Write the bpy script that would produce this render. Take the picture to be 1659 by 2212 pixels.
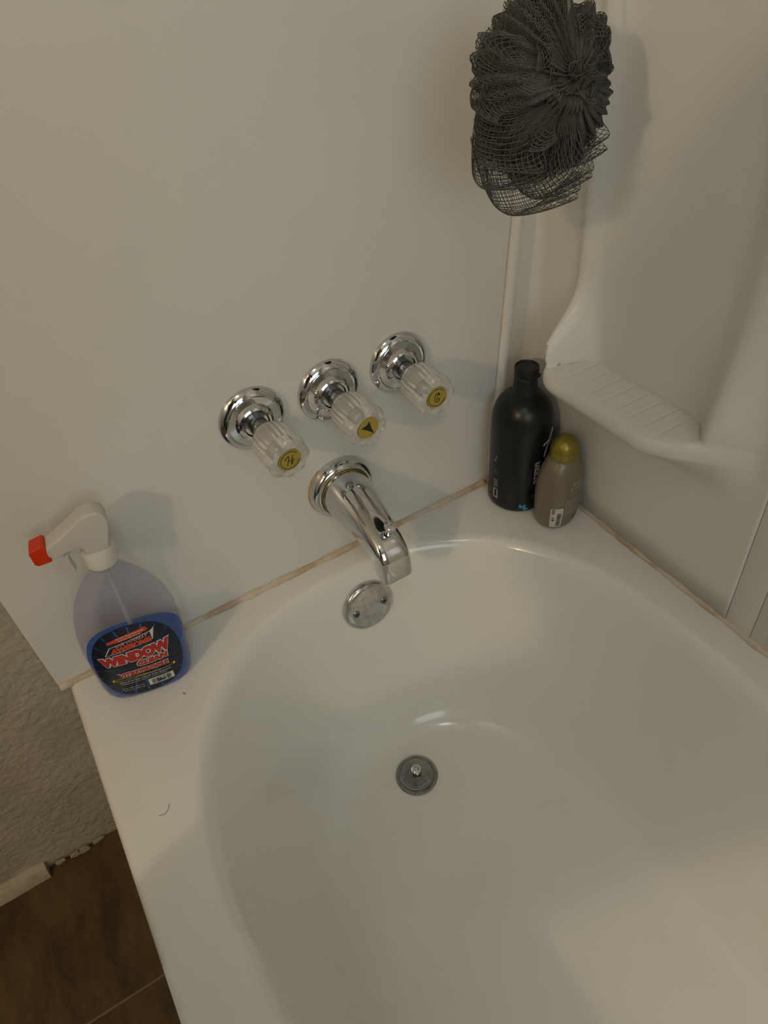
import bpy, bmesh, math, random
from math import sin, cos, pi, radians, sqrt, exp
from mathutils import Vector, Matrix

for o in list(bpy.data.objects):
    bpy.data.objects.remove(o, do_unlink=True)
scene = bpy.context.scene
COL = scene.collection
H = 0.37                                    # height of the bathtub rim above the floor

# ------------------------------------------------------------------ camera
cd = bpy.data.cameras.new('camera')
cam = bpy.data.objects.new('camera', cd)
COL.objects.link(cam)
cd.sensor_fit = 'HORIZONTAL'
cd.sensor_width = 36.0
cd.lens = 36.0 * 1578.69 / 1659.0
cd.clip_start = 0.02
RX = Vector((0.85327782, -0.51434795, -0.08580883))
RY = Vector((-0.40515955, -0.55034612, -0.73004444))
RZ = Vector((0.3282723, 0.65769699, -0.67799112))
M = Matrix.Identity(4)
for i in range(3):
    M[i][0] = RX[i]; M[i][1] = -RY[i]; M[i][2] = -RZ[i]
M[0][3], M[1][3], M[2][3] = -0.62721870, -0.71507494, 0.77345198 + H
cam.matrix_world = M
scene.camera = cam

# ------------------------------------------------------------------ light, world, exposure
W = bpy.data.worlds.new('world')
scene.world = W
W.use_nodes = True
W.node_tree.nodes['Background'].inputs[0].default_value = (0.55, 0.62, 0.70, 1)
W.node_tree.nodes['Background'].inputs[1].default_value = 0.3
scene.view_settings.view_transform = 'Standard'
scene.view_settings.look = 'None'
scene.view_settings.gamma = 1.0
scene.view_settings.use_curve_mapping = False
scene.view_settings.exposure = -0.51
LAMP_POS = (-2.20, -1.30, 1.50 + H)
LAMP_R = 0.042
LAMP_POWER = 40.0
LAMP_COL = (1.0, 0.76, 0.47)
FILL_WIN_STRENGTH = 4.4  # glow of the added fill window
FILL_WIN_COL = (0.86, 0.97, 1.0)
CEIL_FILL_STRENGTH = 12.0  # glow of the added ceiling fill
CEIL_FILL_COL = (0.95, 1.0, 0.98)

# ------------------------------------------------------------------ helpers
def put(name, me, mat=None, parent=None, smooth=True):
    o = bpy.data.objects.new(name, me)
    COL.objects.link(o)
    if mat: me.materials.append(mat)
    if parent: o.parent = parent
    if smooth:
        me.polygons.foreach_set('use_smooth', [True] * len(me.polygons))
    me.update()
    return o

def mk(name, verts, faces, mat=None, parent=None, smooth=True, sharp=None):
    me = bpy.data.meshes.new(name)
    me.from_pydata([tuple(v) for v in verts], [], faces)
    me.validate()
    o = put(name, me, mat, parent, smooth)
    if smooth and sharp is not None:
        me.set_sharp_from_angle(angle=radians(sharp))
    return o

def empty(name, loc, rot=(0, 0, 0)):
    o = bpy.data.objects.new(name, None)
    COL.objects.link(o)
    o.location = loc; o.rotation_euler = rot
    o.empty_display_size = 0.02
    return o

def tag(o, label, cat, group=None):
    o['label'] = label; o['category'] = cat
    if group: o['group'] = group
    return o

def struct(o, label=None):
    o['kind'] = 'structure'
    if label: o['label'] = label
    return o

def rings_mesh(rings, closed=True, cap0=False, cap1=False):
    n = len(rings[0]); V = []; F = []
    for r in rings: V += [tuple(p) for p in r]
    m = n if closed else n - 1
    for k in range(len(rings) - 1):
        for i in range(m):
            j = (i + 1) % n
            F.append((k * n + i, k * n + j, (k + 1) * n + j, (k + 1) * n + i))
    if cap0: F.append(tuple(range(n - 1, -1, -1)))
    if cap1: F.append(tuple((len(rings) - 1) * n + i for i in range(n)))
    return V, F

def lathe(name, prof, mat, parent=None, seg=48, axis='Z', cap0=True, cap1=True, sharp=35, origin=(0, 0, 0), rfun=None):
    """prof: (radius, height) pairs; axis Z = up, axis Y = out of the front wall (towards -y)"""
    rings = []
    for k, (r, h) in enumerate(prof):
        ring = []
        for i in range(seg):
            t = 2 * pi * i / seg
            rr = rfun(r, h, t) if rfun else r
            x, y = rr * cos(t), rr * sin(t)
            p = (x, y, h) if axis == 'Z' else (x, -h, y)
            ring.append((p[0] + origin[0], p[1] + origin[1], p[2] + origin[2]))
        rings.append(ring)
    V, F = rings_mesh(rings, True, cap0, cap1)
    return mk(name, V, F, mat, parent, True, sharp)

def sup(t, a, b, n):
    c, s = cos(t), sin(t)
    k = (abs(c / a) ** n + abs(s / b) ** n) ** (-1.0 / n)
    return c * k, s * k

def tube_data(path, rad, seg=8, closed=False):
    pts = [Vector(p) for p in path]; n = len(pts); rings = []
    up = Vector((0.13, 0.21, 0.97)); prev = None
    for i, p in enumerate(pts):
        a = pts[(i - 1) % n] if (closed or i > 0) else p
        b = pts[(i + 1) % n] if (closed or i < n - 1) else p
        d = (b - a).normalized()
        if prev is None:
            u = d.cross(up)
            if u.length < 1e-4: u = d.cross(Vector((1, 0, 0)))
            u.normalize()
        else:
            u = (prev - d * prev.dot(d)).normalized()
        prev = u; v = d.cross(u)
        r = rad(i / (n - 1)) if callable(rad) else rad
        rings.append([p + (u * cos(2 * pi * k / seg) + v * sin(2 * pi * k / seg)) * r for k in range(seg)])
    if closed: rings.append(rings[0])
    return rings_mesh(rings, True, not closed, not closed)

def tube(name, path, rad, mat, parent=None, seg=8, closed=False):
    V, F = tube_data(path, rad, seg, closed)
    return mk(name, V, F, mat, parent, True, 50)

def box_data(x0, x1, y0, y1, z0, z1):
    V = [(x, y, z) for z in (z0, z1) for y in (y0, y1) for x in (x0, x1)]
    F = [(0, 2, 3, 1), (4, 5, 7, 6), (0, 1, 5, 4), (2, 6, 7, 3), (0, 4, 6, 2), (1, 3, 7, 5)]
    return V, F

def box(name, b, mat, parent=None, bevel=0.0):
    V, F = box_data(*b)
    if bevel > 0:
        bm = bmesh.new()
        vs = [bm.verts.new(v) for v in V]
        for f in F: bm.faces.new([vs[i] for i in f])
        bmesh.ops.bevel(bm, geom=bm.edges[:], offset=bevel, segments=2, affect='EDGES', profile=0.5)
        me = bpy.data.meshes.new(name); bm.to_mesh(me); bm.free()
        return put(name, me, mat, parent, True)
    return mk(name, V, F, mat, parent, False)

def text_mesh(body, size, width=None, height=None, bold=0.0, shear=0.0, space=1.0):
    cu = bpy.data.curves.new('t', 'FONT')
    cu.body = body; cu.size = size; cu.align_x = 'CENTER'; cu.align_y = 'CENTER'
    cu.offset = bold; cu.shear = shear; cu.space_character = space
    cu.resolution_u = 4
    o = bpy.data.objects.new('t', cu); COL.objects.link(o)
    dg = bpy.context.evaluated_depsgraph_get()
    me = bpy.data.meshes.new_from_object(o.evaluated_get(dg))
    bpy.data.objects.remove(o, do_unlink=True); bpy.data.curves.remove(cu)
    xs = [v.co.x for v in me.vertices]; ys = [v.co.y for v in me.vertices]
    if not xs: return me
    cx, cy = (min(xs) + max(xs)) / 2, (min(ys) + max(ys)) / 2
    sx = width / (max(xs) - min(xs)) if width else 1
    sy = height / (max(ys) - min(ys)) if height else (sx if width else 1)
    if not width and height: sx = sy
    for v in me.vertices:
        v.co.x = (v.co.x - cx) * sx; v.co.y = (v.co.y - cy) * sy
    return me

def map_mesh(me, fn):
    for v in me.vertices:
        v.co = fn(v.co.x, v.co.y)
    return me

# ------------------------------------------------------------------ materials
MATS = {}
def mat(name, color, rough=0.5, metal=0.0, spec=0.5, coat=0.0, trans=0.0, ior=1.45, noise=None, bump=None, alpha=1.0, stretch=None):
    """noise = (scale, colour2, lo, hi); bump = (scale, strength, distance)"""
    m = bpy.data.materials.new(name); m.use_nodes = True
    nt = m.node_tree; b = nt.nodes['Principled BSDF']
    b.inputs['Base Color'].default_value = (*color, 1)
    b.inputs['Roughness'].default_value = rough
    b.inputs['Metallic'].default_value = metal
    b.inputs['Specular IOR Level'].default_value = spec
    b.inputs['Coat Weight'].default_value = coat
    b.inputs['Coat Roughness'].default_value = 0.06
    b.inputs['Transmission Weight'].default_value = trans
    b.inputs['IOR'].default_value = ior
    b.inputs['Alpha'].default_value = alpha
    tc = nt.nodes.new('ShaderNodeTexCoord')
    if noise:
        n = nt.nodes.new('ShaderNodeTexNoise'); n.inputs['Scale'].default_value = noise[0]
        n.inputs['Detail'].default_value = 5
        if stretch:
            mp = nt.nodes.new('ShaderNodeMapping'); mp.inputs['Scale'].default_value = stretch
            nt.links.new(tc.outputs['Object'], mp.inputs['Vector']); nt.links.new(mp.outputs[0], n.inputs['Vector'])
            n.inputs['Detail'].default_value = 10; n.inputs['Roughness'].default_value = 0.68
        else: nt.links.new(tc.outputs['Object'], n.inputs['Vector'])
        mr = nt.nodes.new('ShaderNodeMapRange')
        mr.inputs['From Min'].default_value = noise[2]; mr.inputs['From Max'].default_value = noise[3]
        nt.links.new(n.outputs['Fac'], mr.inputs['Value'])
        mx = nt.nodes.new('ShaderNodeMix'); mx.data_type = 'RGBA'
        mx.inputs['A'].default_value = (*color, 1); mx.inputs['B'].default_value = (*noise[1], 1)
        nt.links.new(mr.outputs['Result'], mx.inputs['Factor'])
        nt.links.new(mx.outputs['Result'], b.inputs['Base Color'])
    if bump:
        n = nt.nodes.new('ShaderNodeTexNoise'); n.inputs['Scale'].default_value = bump[0]
        n.inputs['Detail'].default_value = 4
        nt.links.new(tc.outputs['Object'], n.inputs['Vector'])
        bp = nt.nodes.new('ShaderNodeBump'); bp.inputs['Strength'].default_value = bump[1]
        bp.inputs['Distance'].default_value = bump[2]
        nt.links.new(n.outputs['Fac'], bp.inputs['Height'])
        nt.links.new(bp.outputs['Normal'], b.inputs['Normal'])
    MATS[name] = m
    return m

def emis(name, color, strength):
    m = bpy.data.materials.new(name); m.use_nodes = True
    nt = m.node_tree; nt.nodes.clear()
    e = nt.nodes.new('ShaderNodeEmission'); e.inputs[0].default_value = (*color, 1); e.inputs[1].default_value = strength
    out = nt.nodes.new('ShaderNodeOutputMaterial'); nt.links.new(e.outputs[0], out.inputs[0])
    return m

def clear_film(name, tint, gloss_fac=0.5, body=0.0, body_col=(1, 1, 1), rough=0.08):
    """thin clear plastic: tinted see-through film with fresnel gloss and a little milkiness"""
    m = bpy.data.materials.new(name); m.use_nodes = True
    nt = m.node_tree; nt.nodes.clear()
    tr = nt.nodes.new('ShaderNodeBsdfTransparent'); tr.inputs[0].default_value = (*tint, 1)
    df = nt.nodes.new('ShaderNodeBsdfDiffuse'); df.inputs[0].default_value = (*body_col, 1)
    gl = nt.nodes.new('ShaderNodeBsdfGlossy'); gl.inputs['Roughness'].default_value = rough
    fr = nt.nodes.new('ShaderNodeLayerWeight'); fr.inputs['Blend'].default_value = 0.5
    pw = nt.nodes.new('ShaderNodeMath'); pw.operation = 'POWER'; pw.inputs[1].default_value = 4.0
    ml = nt.nodes.new('ShaderNodeMath'); ml.operation = 'MULTIPLY_ADD'; ml.inputs[1].default_value = gloss_fac; ml.inputs[2].default_value = 0.025
    m1 = nt.nodes.new('ShaderNodeMixShader'); m1.inputs[0].default_value = body
    m2 = nt.nodes.new('ShaderNodeMixShader')
    out = nt.nodes.new('ShaderNodeOutputMaterial')
    nt.links.new(tr.outputs[0], m1.inputs[1]); nt.links.new(df.outputs[0], m1.inputs[2])
    nt.links.new(fr.outputs['Facing'], pw.inputs[0]); nt.links.new(pw.outputs[0], ml.inputs[0]); nt.links.new(ml.outputs[0], m2.inputs[0])
    nt.links.new(m1.outputs[0], m2.inputs[1]); nt.links.new(gl.outputs[0], m2.inputs[2])
    nt.links.new(m2.outputs[0], out.inputs[0])
    return m

ACRYL = mat('surround_acrylic', (0.70, 0.69, 0.655), 0.30, noise=(3.0, (0.67, 0.66, 0.625), 0.4, 0.7))
ENAMEL = mat('tub_enamel', (0.745, 0.735, 0.69), 0.16, coat=0.35)
PLASTER = mat('painted_plaster', (0.43, 0.385, 0.305), 0.75, bump=(105, 0.7, 0.006), noise=(9, (0.36, 0.32, 0.245), 0.4, 0.65))
ROOMWALL = mat('room_paint', (0.48, 0.47, 0.43), 0.8)
CEILMAT = mat('ceiling_paint', (0.75, 0.73, 0.68), 0.85)
CAULK = mat('stained_caulk', (0.62, 0.53, 0.42), 0.55, noise=(26, (0.44, 0.31, 0.20), 0.42, 0.68), bump=(220, 0.5, 0.002))
CHROME = mat('chrome', (0.62, 0.625, 0.64), 0.07, 1.0)
CHROME_DULL = mat('water_spotted_chrome', (0.60, 0.60, 0.60), 0.2, 1.0, noise=(90, (0.42, 0.41, 0.38), 0.45, 0.7))
STEEL = mat('dark_steel', (0.25, 0.25, 0.26), 0.25, 1.0)
BLACK = mat('black_print', (0.012, 0.012, 0.012), 0.5)
RUST = mat('rust', (0.36, 0.15, 0.04), 0.8, noise=(120, (0.50, 0.32, 0.14), 0.4, 0.6))
BRASS = mat('worn_brass', (0.45, 0.32, 0.09), 0.35, 1.0)
GOLDBTN = mat('gold_button', (0.43, 0.33, 0.055), 0.38, 0.35)
KNOB = mat('clear_acrylic', (0.95, 0.93, 0.89), 0.10, 0, 0.6, 0, 0.66, 1.38)

# ------------------------------------------------------------------ room shell
XL, YB, ZC = -2.36, -2.30, 2.40           # left wall, back wall, ceiling
def quad(name, pts, m):
    return mk(name, pts, [(0, 1, 2, 3)], m, None, False)

sub = box('floor', (XL - 0.1, 0.1, YB - 0.1, 0.1, -0.06, -0.0012), mat('grout', (0.20, 0.15, 0.075), 0.85)); struct(sub)
TILE = []
for k, (c1, c2) in enumerate([((0.115, 0.068, 0.024), (0.05, 0.030, 0.012)), ((0.135, 0.085, 0.030), (0.060, 0.036, 0.014)), ((0.10, 0.062, 0.024), (0.045, 0.028, 0.012))]):
    TILE.append(mat('brown_slate_tile.%d' % k, c1, 0.42, noise=(8 + 2 * k, c2, 0.38, 0.62), bump=(60, 0.5, 0.003), stretch=(2.2, 0.9, 1)))
random.seed(4)
tmesh = {}
S = 0.305
for k in range(3):
    V, F = box_data(-S / 2 + 0.0016, S / 2 - 0.0016, -S / 2 + 0.0016, S / 2 - 0.0016, -0.006, 0)
    bm = bmesh.new(); vs = [bm.verts.new(v) for v in V]
    for f in F: bm.faces.new([vs[i] for i in f])
    bmesh.ops.bevel(bm, geom=[e for e in bm.edges if e.verts[0].co.z > -0.001 and e.verts[1].co.z > -0.001], offset=0.0009, segments=1, affect='EDGES')
    me = bpy.data.meshes.new('tile'); bm.to_mesh(me); bm.free(); me.materials.append(TILE[k]); tmesh[k] = me
for i in range(-5, 2):
    for j in range(-6, 2):
        x0 = -1.098 + 0.305 * i; y0 = -0.239 + 0.305 * j
        if x0 > -0.60 or y0 + S / 2 > 0.2 + S / 2: continue
        if y0 < YB - S: continue
        t = bpy.data.objects.new('tile', tmesh[(i * 5 + j * 3) % 3]); COL.objects.link(t); t.parent = sub
        t.location = (x0 + S / 2, y0 + S / 2, 0.0)

wf = box('wall_front', (XL - 0.1, 0.1, 0.006, 0.10, 0.0, ZC), PLASTER); struct(wf)
wr = box('wall_right', (0.004, 0.1, YB, 0.006, 0.0, ZC), ROOMWALL); struct(wr)
wl = box('wall_left', (XL - 0.1, XL, YB, 0.006, 0.0, ZC), ROOMWALL); struct(wl)
# back wall with an opening for the added fill window
WX0, WX1, WZ0, WZ1 = -1.45, -0.35, 1.05, 2.10
V = []; F = []
def addb(b):
    v, f = box_data(*b); n = len(V); V.extend(v); F.extend([tuple(i + n for i in q) for q in f])
addb((XL - 0.1, WX0, YB - 0.1, YB, 0, ZC)); addb((WX1, 0.1, YB - 0.1, YB, 0, ZC))
addb((WX0, WX1, YB - 0.1, YB, 0, WZ0)); addb((WX0, WX1, YB - 0.1, YB, WZ1, ZC))
wb = mk('wall_back', V, F, ROOMWALL, None, False); struct(wb)
ce = box('ceiling', (XL - 0.1, 0.1, YB - 0.1, 0.1, ZC, ZC + 0.08), CEILMAT); struct(ce)
WHITE_TRIM = mat('white_trim', (0.72, 0.71, 0.67), 0.4)
win = empty('fill_window_1', ((WX0 + WX1) / 2, YB - 0.05, WZ0)); struct(win)  # unseen window, added and placed for soft frontal fill
ww = (WX1 - WX0) / 2; wh = WZ1 - WZ0
box('fill_window_pane', (-ww, ww, -0.004, 0.004, 0, wh), emis('frosted_fill_glow', FILL_WIN_COL, FILL_WIN_STRENGTH), win)
for b in [(-ww, -ww + 0.04, -0.02, 0.03, 0, wh), (ww - 0.04, ww, -0.02, 0.03, 0, wh), (-ww, ww, -0.02, 0.03, 0, 0.04),
          (-ww, ww, -0.02, 0.03, wh - 0.04, wh), (-ww, ww, -0.015, 0.025, wh / 2 - 0.02, wh / 2 + 0.02)]:
    box('fill_window_frame', b, WHITE_TRIM, win, 0.003)

# ------------------------------------------------------------------ lamps behind the photographer: warm wall bulb, added ceiling fill
lp = empty('wall_sconce', (XL, LAMP_POS[1], LAMP_POS[2]))
tag(lp, 'warm bulb wall lamp on the left wall behind the viewer', 'lamp')
dx = LAMP_POS[0] - XL
lathe('back_plate', [(0.0, 0), (0.055, 0), (0.055, 0.008), (0.045, 0.014), (0, 0.014)], CHROME, lp, 32, cap0=False, cap1=False).rotation_euler = (0, pi / 2, 0)
tube('arm', [(0.01, 0, 0), (dx * 0.5, 0, -0.05), (dx - 0.02, 0, -0.115), (dx, 0, -0.112)], 0.01, CHROME, lp)
lathe('socket_cup', [(0.012, -0.115), (0.026, -0.110), (0.034, -0.095), (0.036, -0.075), (0.033, -0.075), (0.031, -0.094), (0.0, -0.104)], CHROME, lp, 32, cap1=False).location = (dx, 0, 0)
ld = bpy.data.lights.new('warm_bulb', 'POINT')
ld.energy = LAMP_POWER; ld.color = LAMP_COL; ld.shadow_soft_size = LAMP_R
lb = bpy.data.objects.new('warm_bulb', ld); COL.objects.link(lb); lb.parent = lp; lb.location = (dx, 0, 0)
cl = empty('ceiling_fill_light', (-0.85, -1.25, ZC))  # unseen ceiling fixture, added as soft fill from above
tag(cl, 'added fill light, a round frosted ceiling bowl behind the viewer', 'lamp')
lathe('rim', [(0.175, -0.02), (0.18, 0.0), (0.18, -0.03), (0.17, -0.035)], CHROME, cl, 40, cap0=False, cap1=False)
lathe('fill_diffuser', [(0.0, -0.085), (0.05, -0.083), (0.10, -0.072), (0.145, -0.052), (0.17, -0.03), (0.17, -0.001)], emis('frosted_fill_bowl', CEIL_FILL_COL, CEIL_FILL_STRENGTH), cl, 40, cap0=False)

# ------------------------------------------------------------------ bathtub
TX0, TX1, TY0, TY1 = -0.757, -0.001, -1.52, -0.0015
CX = -0.368
def basin_outline(a, yf, yb, n, N=200):
    """oval with its faucet end at yf, the other end at yb"""
    out = []
    L = 0.36                                  # length of the rounded ends
    cyf = yf - L; cyb = yb + L
    for th in angs:
        c, s = cos(th), sin(th)
        if s >= 0:
            x, y = sup(th, a, L, n); out.append((CX + x, cyf + y))
        else:
            x, y = sup(th, a, L, n); out.append((CX + x, cyb + y))
    return out
# sample angles, denser at the faucet end; two straight sides are inserted between the ends
NA = 120
angs = [pi * (k + 0.0) / NA for k in range(NA + 1)] + [pi + pi * (k + 0.0) / 60 for k in range(0, 61)]
LEV = [  # z, half width, y of faucet end, y of far end, exponent
    (0.0000, 0.322, -0.030, -1.445, 2.35), (-0.0012, 0.3165, -0.0345, -1.44, 2.35), (-0.0045, 0.3115, -0.0385, -1.435, 2.35),
    (-0.0105, 0.3070, -0.0425, -1.43, 2.35), (-0.0180, 0.3035, -0.0455, -1.425, 2.35), (-0.030, 0.3005, -0.0485, -1.415, 2.35),
    (-0.07, 0.292, -0.0560, -1.39, 2.35), (-0.12, 0.281, -0.0650, -1.36, 2.35), (-0.18, 0.266, -0.0770, -1.32, 2.35),
    (-0.23, 0.252, -0.0900, -1.28, 2.35), (-0.265, 0.2400, -0.1010, -1.25, 2.35), (-0.290, 0.2290, -0.1120, -1.22, 2.4),
    (-0.308, 0.2180, -0.1230, -1.20, 2.4), (-0.321, 0.2050, -0.1360, -1.18, 2.4), (-0.3285, 0.1880, -0.1530, -1.16, 2.4),
    (-0.3310, 0.165, -0.175, -1.13, 2.4)]
rings = []
for (z, a, yf, yb, n) in LEV:
    rings.append([(x, y, z + H) for x, y in basin_outline(a, yf, yb, n)])
NR = len(rings[0])
# deck: from basin edge out to the rectangle
def to_rect(x, y, x0, x1, y0, y1):
    return x, y
outer = []
cyr = -0.74
def rect_ring(ins, z):
    x0, x1, y0, y1 = TX0 + ins, TX1 - ins * 0.0, TY0 + ins * 0, TY1 - ins * 0
    out = []
    for i, th in enumerate(angs):
        bx, by, _ = rings[0][i]
        # direction of the outline normal-ish: faucet half is cast from the end circle centre
        cy0 = -0.030 - 0.36 if sin(th) >= 0 else -1.445 + 0.36
        dx_, dy_ = bx - CX, by - cy0
        if i in (0, NA, NA + 1, len(angs) - 1): dy_ = 0.0
        best = 1e9
        if dx_ > 1e-9: best = min(best, (x1 - CX) / dx_)
        if dx_ < -1e-9: best = min(best, (x0 - CX) / dx_)
        if dy_ > 1e-9: best = min(best, (y1 - cy0) / dy_)
        if dy_ < -1e-9: best = min(best, (y0 - cy0) / dy_)
        out.append([CX + dx_ * best, cy0 + dy_ * best, z])
    # snap the nearest samples onto the four corners
    for qx in (x0, x1):
        for qy in (y0, y1):
            j = min(range(len(out)), key=lambda k: (out[k][0] - qx) ** 2 + (out[k][1] - qy) ** 2)
            out[j][0], out[j][1] = qx, qy
    return [tuple(p) for p in out]
R0 = rect_ring(0.012, H)
mid = [tuple(R0[i][k] * 0.5 + rings[0][i][k] * 0.5 for k in range(3)) for i in range(NR)]
deck = [rect_ring(-0.002, 0.0), rect_ring(0.0, H - 0.035), rect_ring(0.0, H - 0.012), rect_ring(0.0010, H - 0.007), rect_ring(0.0040, H - 0.0028), rect_ring(0.0078, H - 0.0006), R0, mid]
V, F = rings_mesh(deck + rings, True, False, False)
nb = (len(deck) + len(rings) - 1) * NR
cidx = len(V)
F.append(tuple(nb + i for i in range(NR)))
tub = empty('bathtub', (0, 0, 0))
tag(tub, 'white enamel bathtub with rounded basin, filling the lower half of view', 'bathtub')
shell = mk('tub_shell', V, F, ENAMEL, tub, True, 60)

# overflow plate on the faucet-end wall of the basin
def basin_y(z):
    for k in range(len(LEV) - 1):
        if LEV[k][0] >= z >= LEV[k + 1][0]:
            t = (LEV[k][0] - z) / (LEV[k][0] - LEV[k + 1][0])
            return LEV[k][2] * (1 - t) + LEV[k + 1][2] * t
ox, oz = -0.345, -0.068
oy = basin_y(oz) - 0.002
ov = empty('overflow_plate_axis', (0, 0, 0)); bpy.data.objects.remove(ov)
R_ov = 0.041
op = lathe('overflow_plate', [(0.0385, -0.004), (R_ov, 0.000), (R_ov, 0.003), (0.0395, 0.0062), (0.0360, 0.0085), (0.030, 0.0095), (0.015, 0.0100), (0.0, 0.0100)], CHROME_DULL, tub, 64, 'Y', True, False, 40)
op.location = (ox, oy, oz + H); op.rotation_euler = (radians(-10), 0, 0)
op['label'] = 'round chrome overflow plate'
for sx in (-1, 1):
    sc = lathe('screw', [(0.0058, 0.0), (0.0058, 0.0008), (0.0045, 0.0018), (0.0, 0.0022)], STEEL, op, 20, 'Y', True, False)
    sc.location = (sx * 0.0235, -0.0096, 0.0)
    V = []; F = []
    addb((-0.0036, 0.0036, -0.0026, -0.0019, -0.0006, 0.0006)); addb((-0.0006, 0.0006, -0.0026, -0.0019, -0.0036, 0.0036))
    me = sc.data
    n0 = len(me.vertices)
    bm = bmesh.new(); bm.from_mesh(me)
    vs = [bm.verts.new(v) for v in V]
    for f in F:
        nf = bm.faces.new([vs[i] for i in f]); nf.material_index = 1
    bm.to_mesh(me); bm.free(); me.materials.append(BLACK)
# drain
DRAINM = mat('dull_drain_metal', (0.34, 0.34, 0.33), 0.24, 1.0, noise=(120, (0.22, 0.22, 0.21), 0.45, 0.7))
dz = -0.3310
dr = lathe('drain_flange', [(0.0335, -0.0005), (0.0338, 0.0020), (0.0322, 0.0042), (0.0305, 0.0046), (0.0270, 0.0038), (0.0262, -0.003), (0.0, -0.0032)], DRAINM, tub, 64, 'Z', False, False, 30)
dr.location = (-0.3695, -0.2055, dz + H)
st = lathe('stopper', [(0.010, -0.002), (0.0105, 0.004), (0.0235, 0.0060), (0.0250, 0.0070), (0.0250, 0.0090), (0.0238, 0.0105), (0.012, 0.0112), (0.0, 0.0112)], DRAINM, dr, 56, 'Z', True, False, 30)
kb = lathe('stopper_knob', [(0.0055, 0.010), (0.0050, 0.0150), (0.0078, 0.0165), (0.0086, 0.0185), (0.0080, 0.0215), (0.0050, 0.0235), (0.0025, 0.0236), (0.0, 0.0226)], CHROME, dr, 32, 'Z', True, False, 30)

# ------------------------------------------------------------------ surround panels
SURZ1 = 1.52
# flat end panel behind the taps: its left edge leans a little
def lean_left(z): return -0.766 + (-0.003) * (z / 0.3)
V = [(-0.768, 0.0058, H + 0.002), (-0.03, 0.0058, H + 0.002), (-0.03, 0.0058, H + SURZ1), (-0.772, 0.0058, H + SURZ1),
     (-0.768, 0.0, H + 0.002), (-0.03, 0.0, H + 0.002), (-0.03, 0.0, H + SURZ1), (-0.772, 0.0, H + SURZ1)]
F = [(4, 5, 6, 7), (0, 3, 2, 1), (0, 4, 7, 3), (3, 7, 6, 2), (0, 1, 5, 4), (1, 2, 6, 5)]
pe = mk('bath_surround', V, F, ACRYL, None, False)
tag(pe, 'flat off-white acrylic wall panel behind the taps and spout', 'wall panel', 'bath surround panels')
bv = pe.modifiers.new('bevel', 'BEVEL'); bv.width = 0.002; bv.segments = 2

# corner panel: a strip on the faucet wall, the corner, and the side wall with the moulded shelf
def lerp(a, b, t): return a + (b - a) * t
def sm(t):
    t = max(0.0, min(1.0, t)); return t * t * (3 - 2 * t)
def edge_x(z):                                # left edge of the strip, wider at the bottom
    if z < 0.42: return lerp(-0.080, -0.046, z / 0.42)
    return lerp(-0.046, -0.040, min(1, (z - 0.42) / 0.5))
def crease_x(z):
    if z < 0.45: return lerp(-0.040, -0.0085, z / 0.45)
    return -0.0085
SH_Z, SH_D = 0.253, 0.074
YA, YC = -0.096, -0.332                        # the two raised ribs beside the shelf bay
def rib(y, z):
    def b(u, wl, wr): return exp(-(u / (wl if u > 0 else wr)) ** 2)
    t = (z - SH_Z) / 0.115
    fl = 0.0095 + (SH_D - 0.014) * (1 - sm(t)) ** 1.35
    t = (z - SH_Z) / 0.20
    fr_ = 0.0095 + 0.024 * (1 - sm(t)) ** 1.6
    return max(b(y - YA, 0.010, 0.019) * fl, b(y - YC, 0.022, 0.026) * fr_)
def shelf_d(y):
    # plan of the shelf front edge: tight corner at the tap end, sweeping curve at the other
    if y > YA + 0.008 or y < YC - 0.048: return 0.0
    if y > -0.130:
        t = (YA + 0.008 - y) / (YA + 0.008 + 0.130); return SH_D * (1 - (1 - t) ** 2.6) ** (1 / 2.6)
    if y < -0.262:
        t = (y - (YC - 0.048)) / (-0.262 - (YC - 0.048)); return SH_D * sm(t) ** 0.8
    return SH_D
def groove(y):
    if y > -0.115 or y < -0.30: return 0.0
    u = ((y + 0.115) / 0.0215) % 1.0
    d = min(u, 1 - u) * 0.0215
    return 0.0009 * exp(-(d / 0.0013) ** 2)
T = 0.0045                                     # panel stands this far off the wall
ys = []
y = -0.0225
while y > -0.4005:
    ys.append(y)
    y -= 0.0016 if (-0.36 < y < -0.06) else 0.006
ys.append(-0.4005)
cols = []
zlow = [0.002, 0.05, 0.10, 0.14, 0.165]
zup = [SH_Z + 0.0075 * k for k in range(1, 24)] + [0.45, 0.50, 0.58, 0.66, 0.80, 1.0, 1.25, SURZ1]
ROWS = None
def column_front(f):
    """a column on the faucet-wall strip or the corner; f(z) -> (x, y)"""
    zs = []
    zs += zlow
    zs += [lerp(0.175, 0.232, k / 8) for k in range(9)]
    zs += [SH_Z - 0.018, SH_Z - 0.011, SH_Z - 0.005, SH_Z - 0.0014]
    zs += [SH_Z] * 9
    zs += zup
    out = []
    for k, z in enumerate(zs):
        zz = z
        if 18 <= k < 27: zz = SH_Z + (k - 17) * 0.0003
        x, y = f(zz); out.append((x, y, zz + H))
    return out
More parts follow.
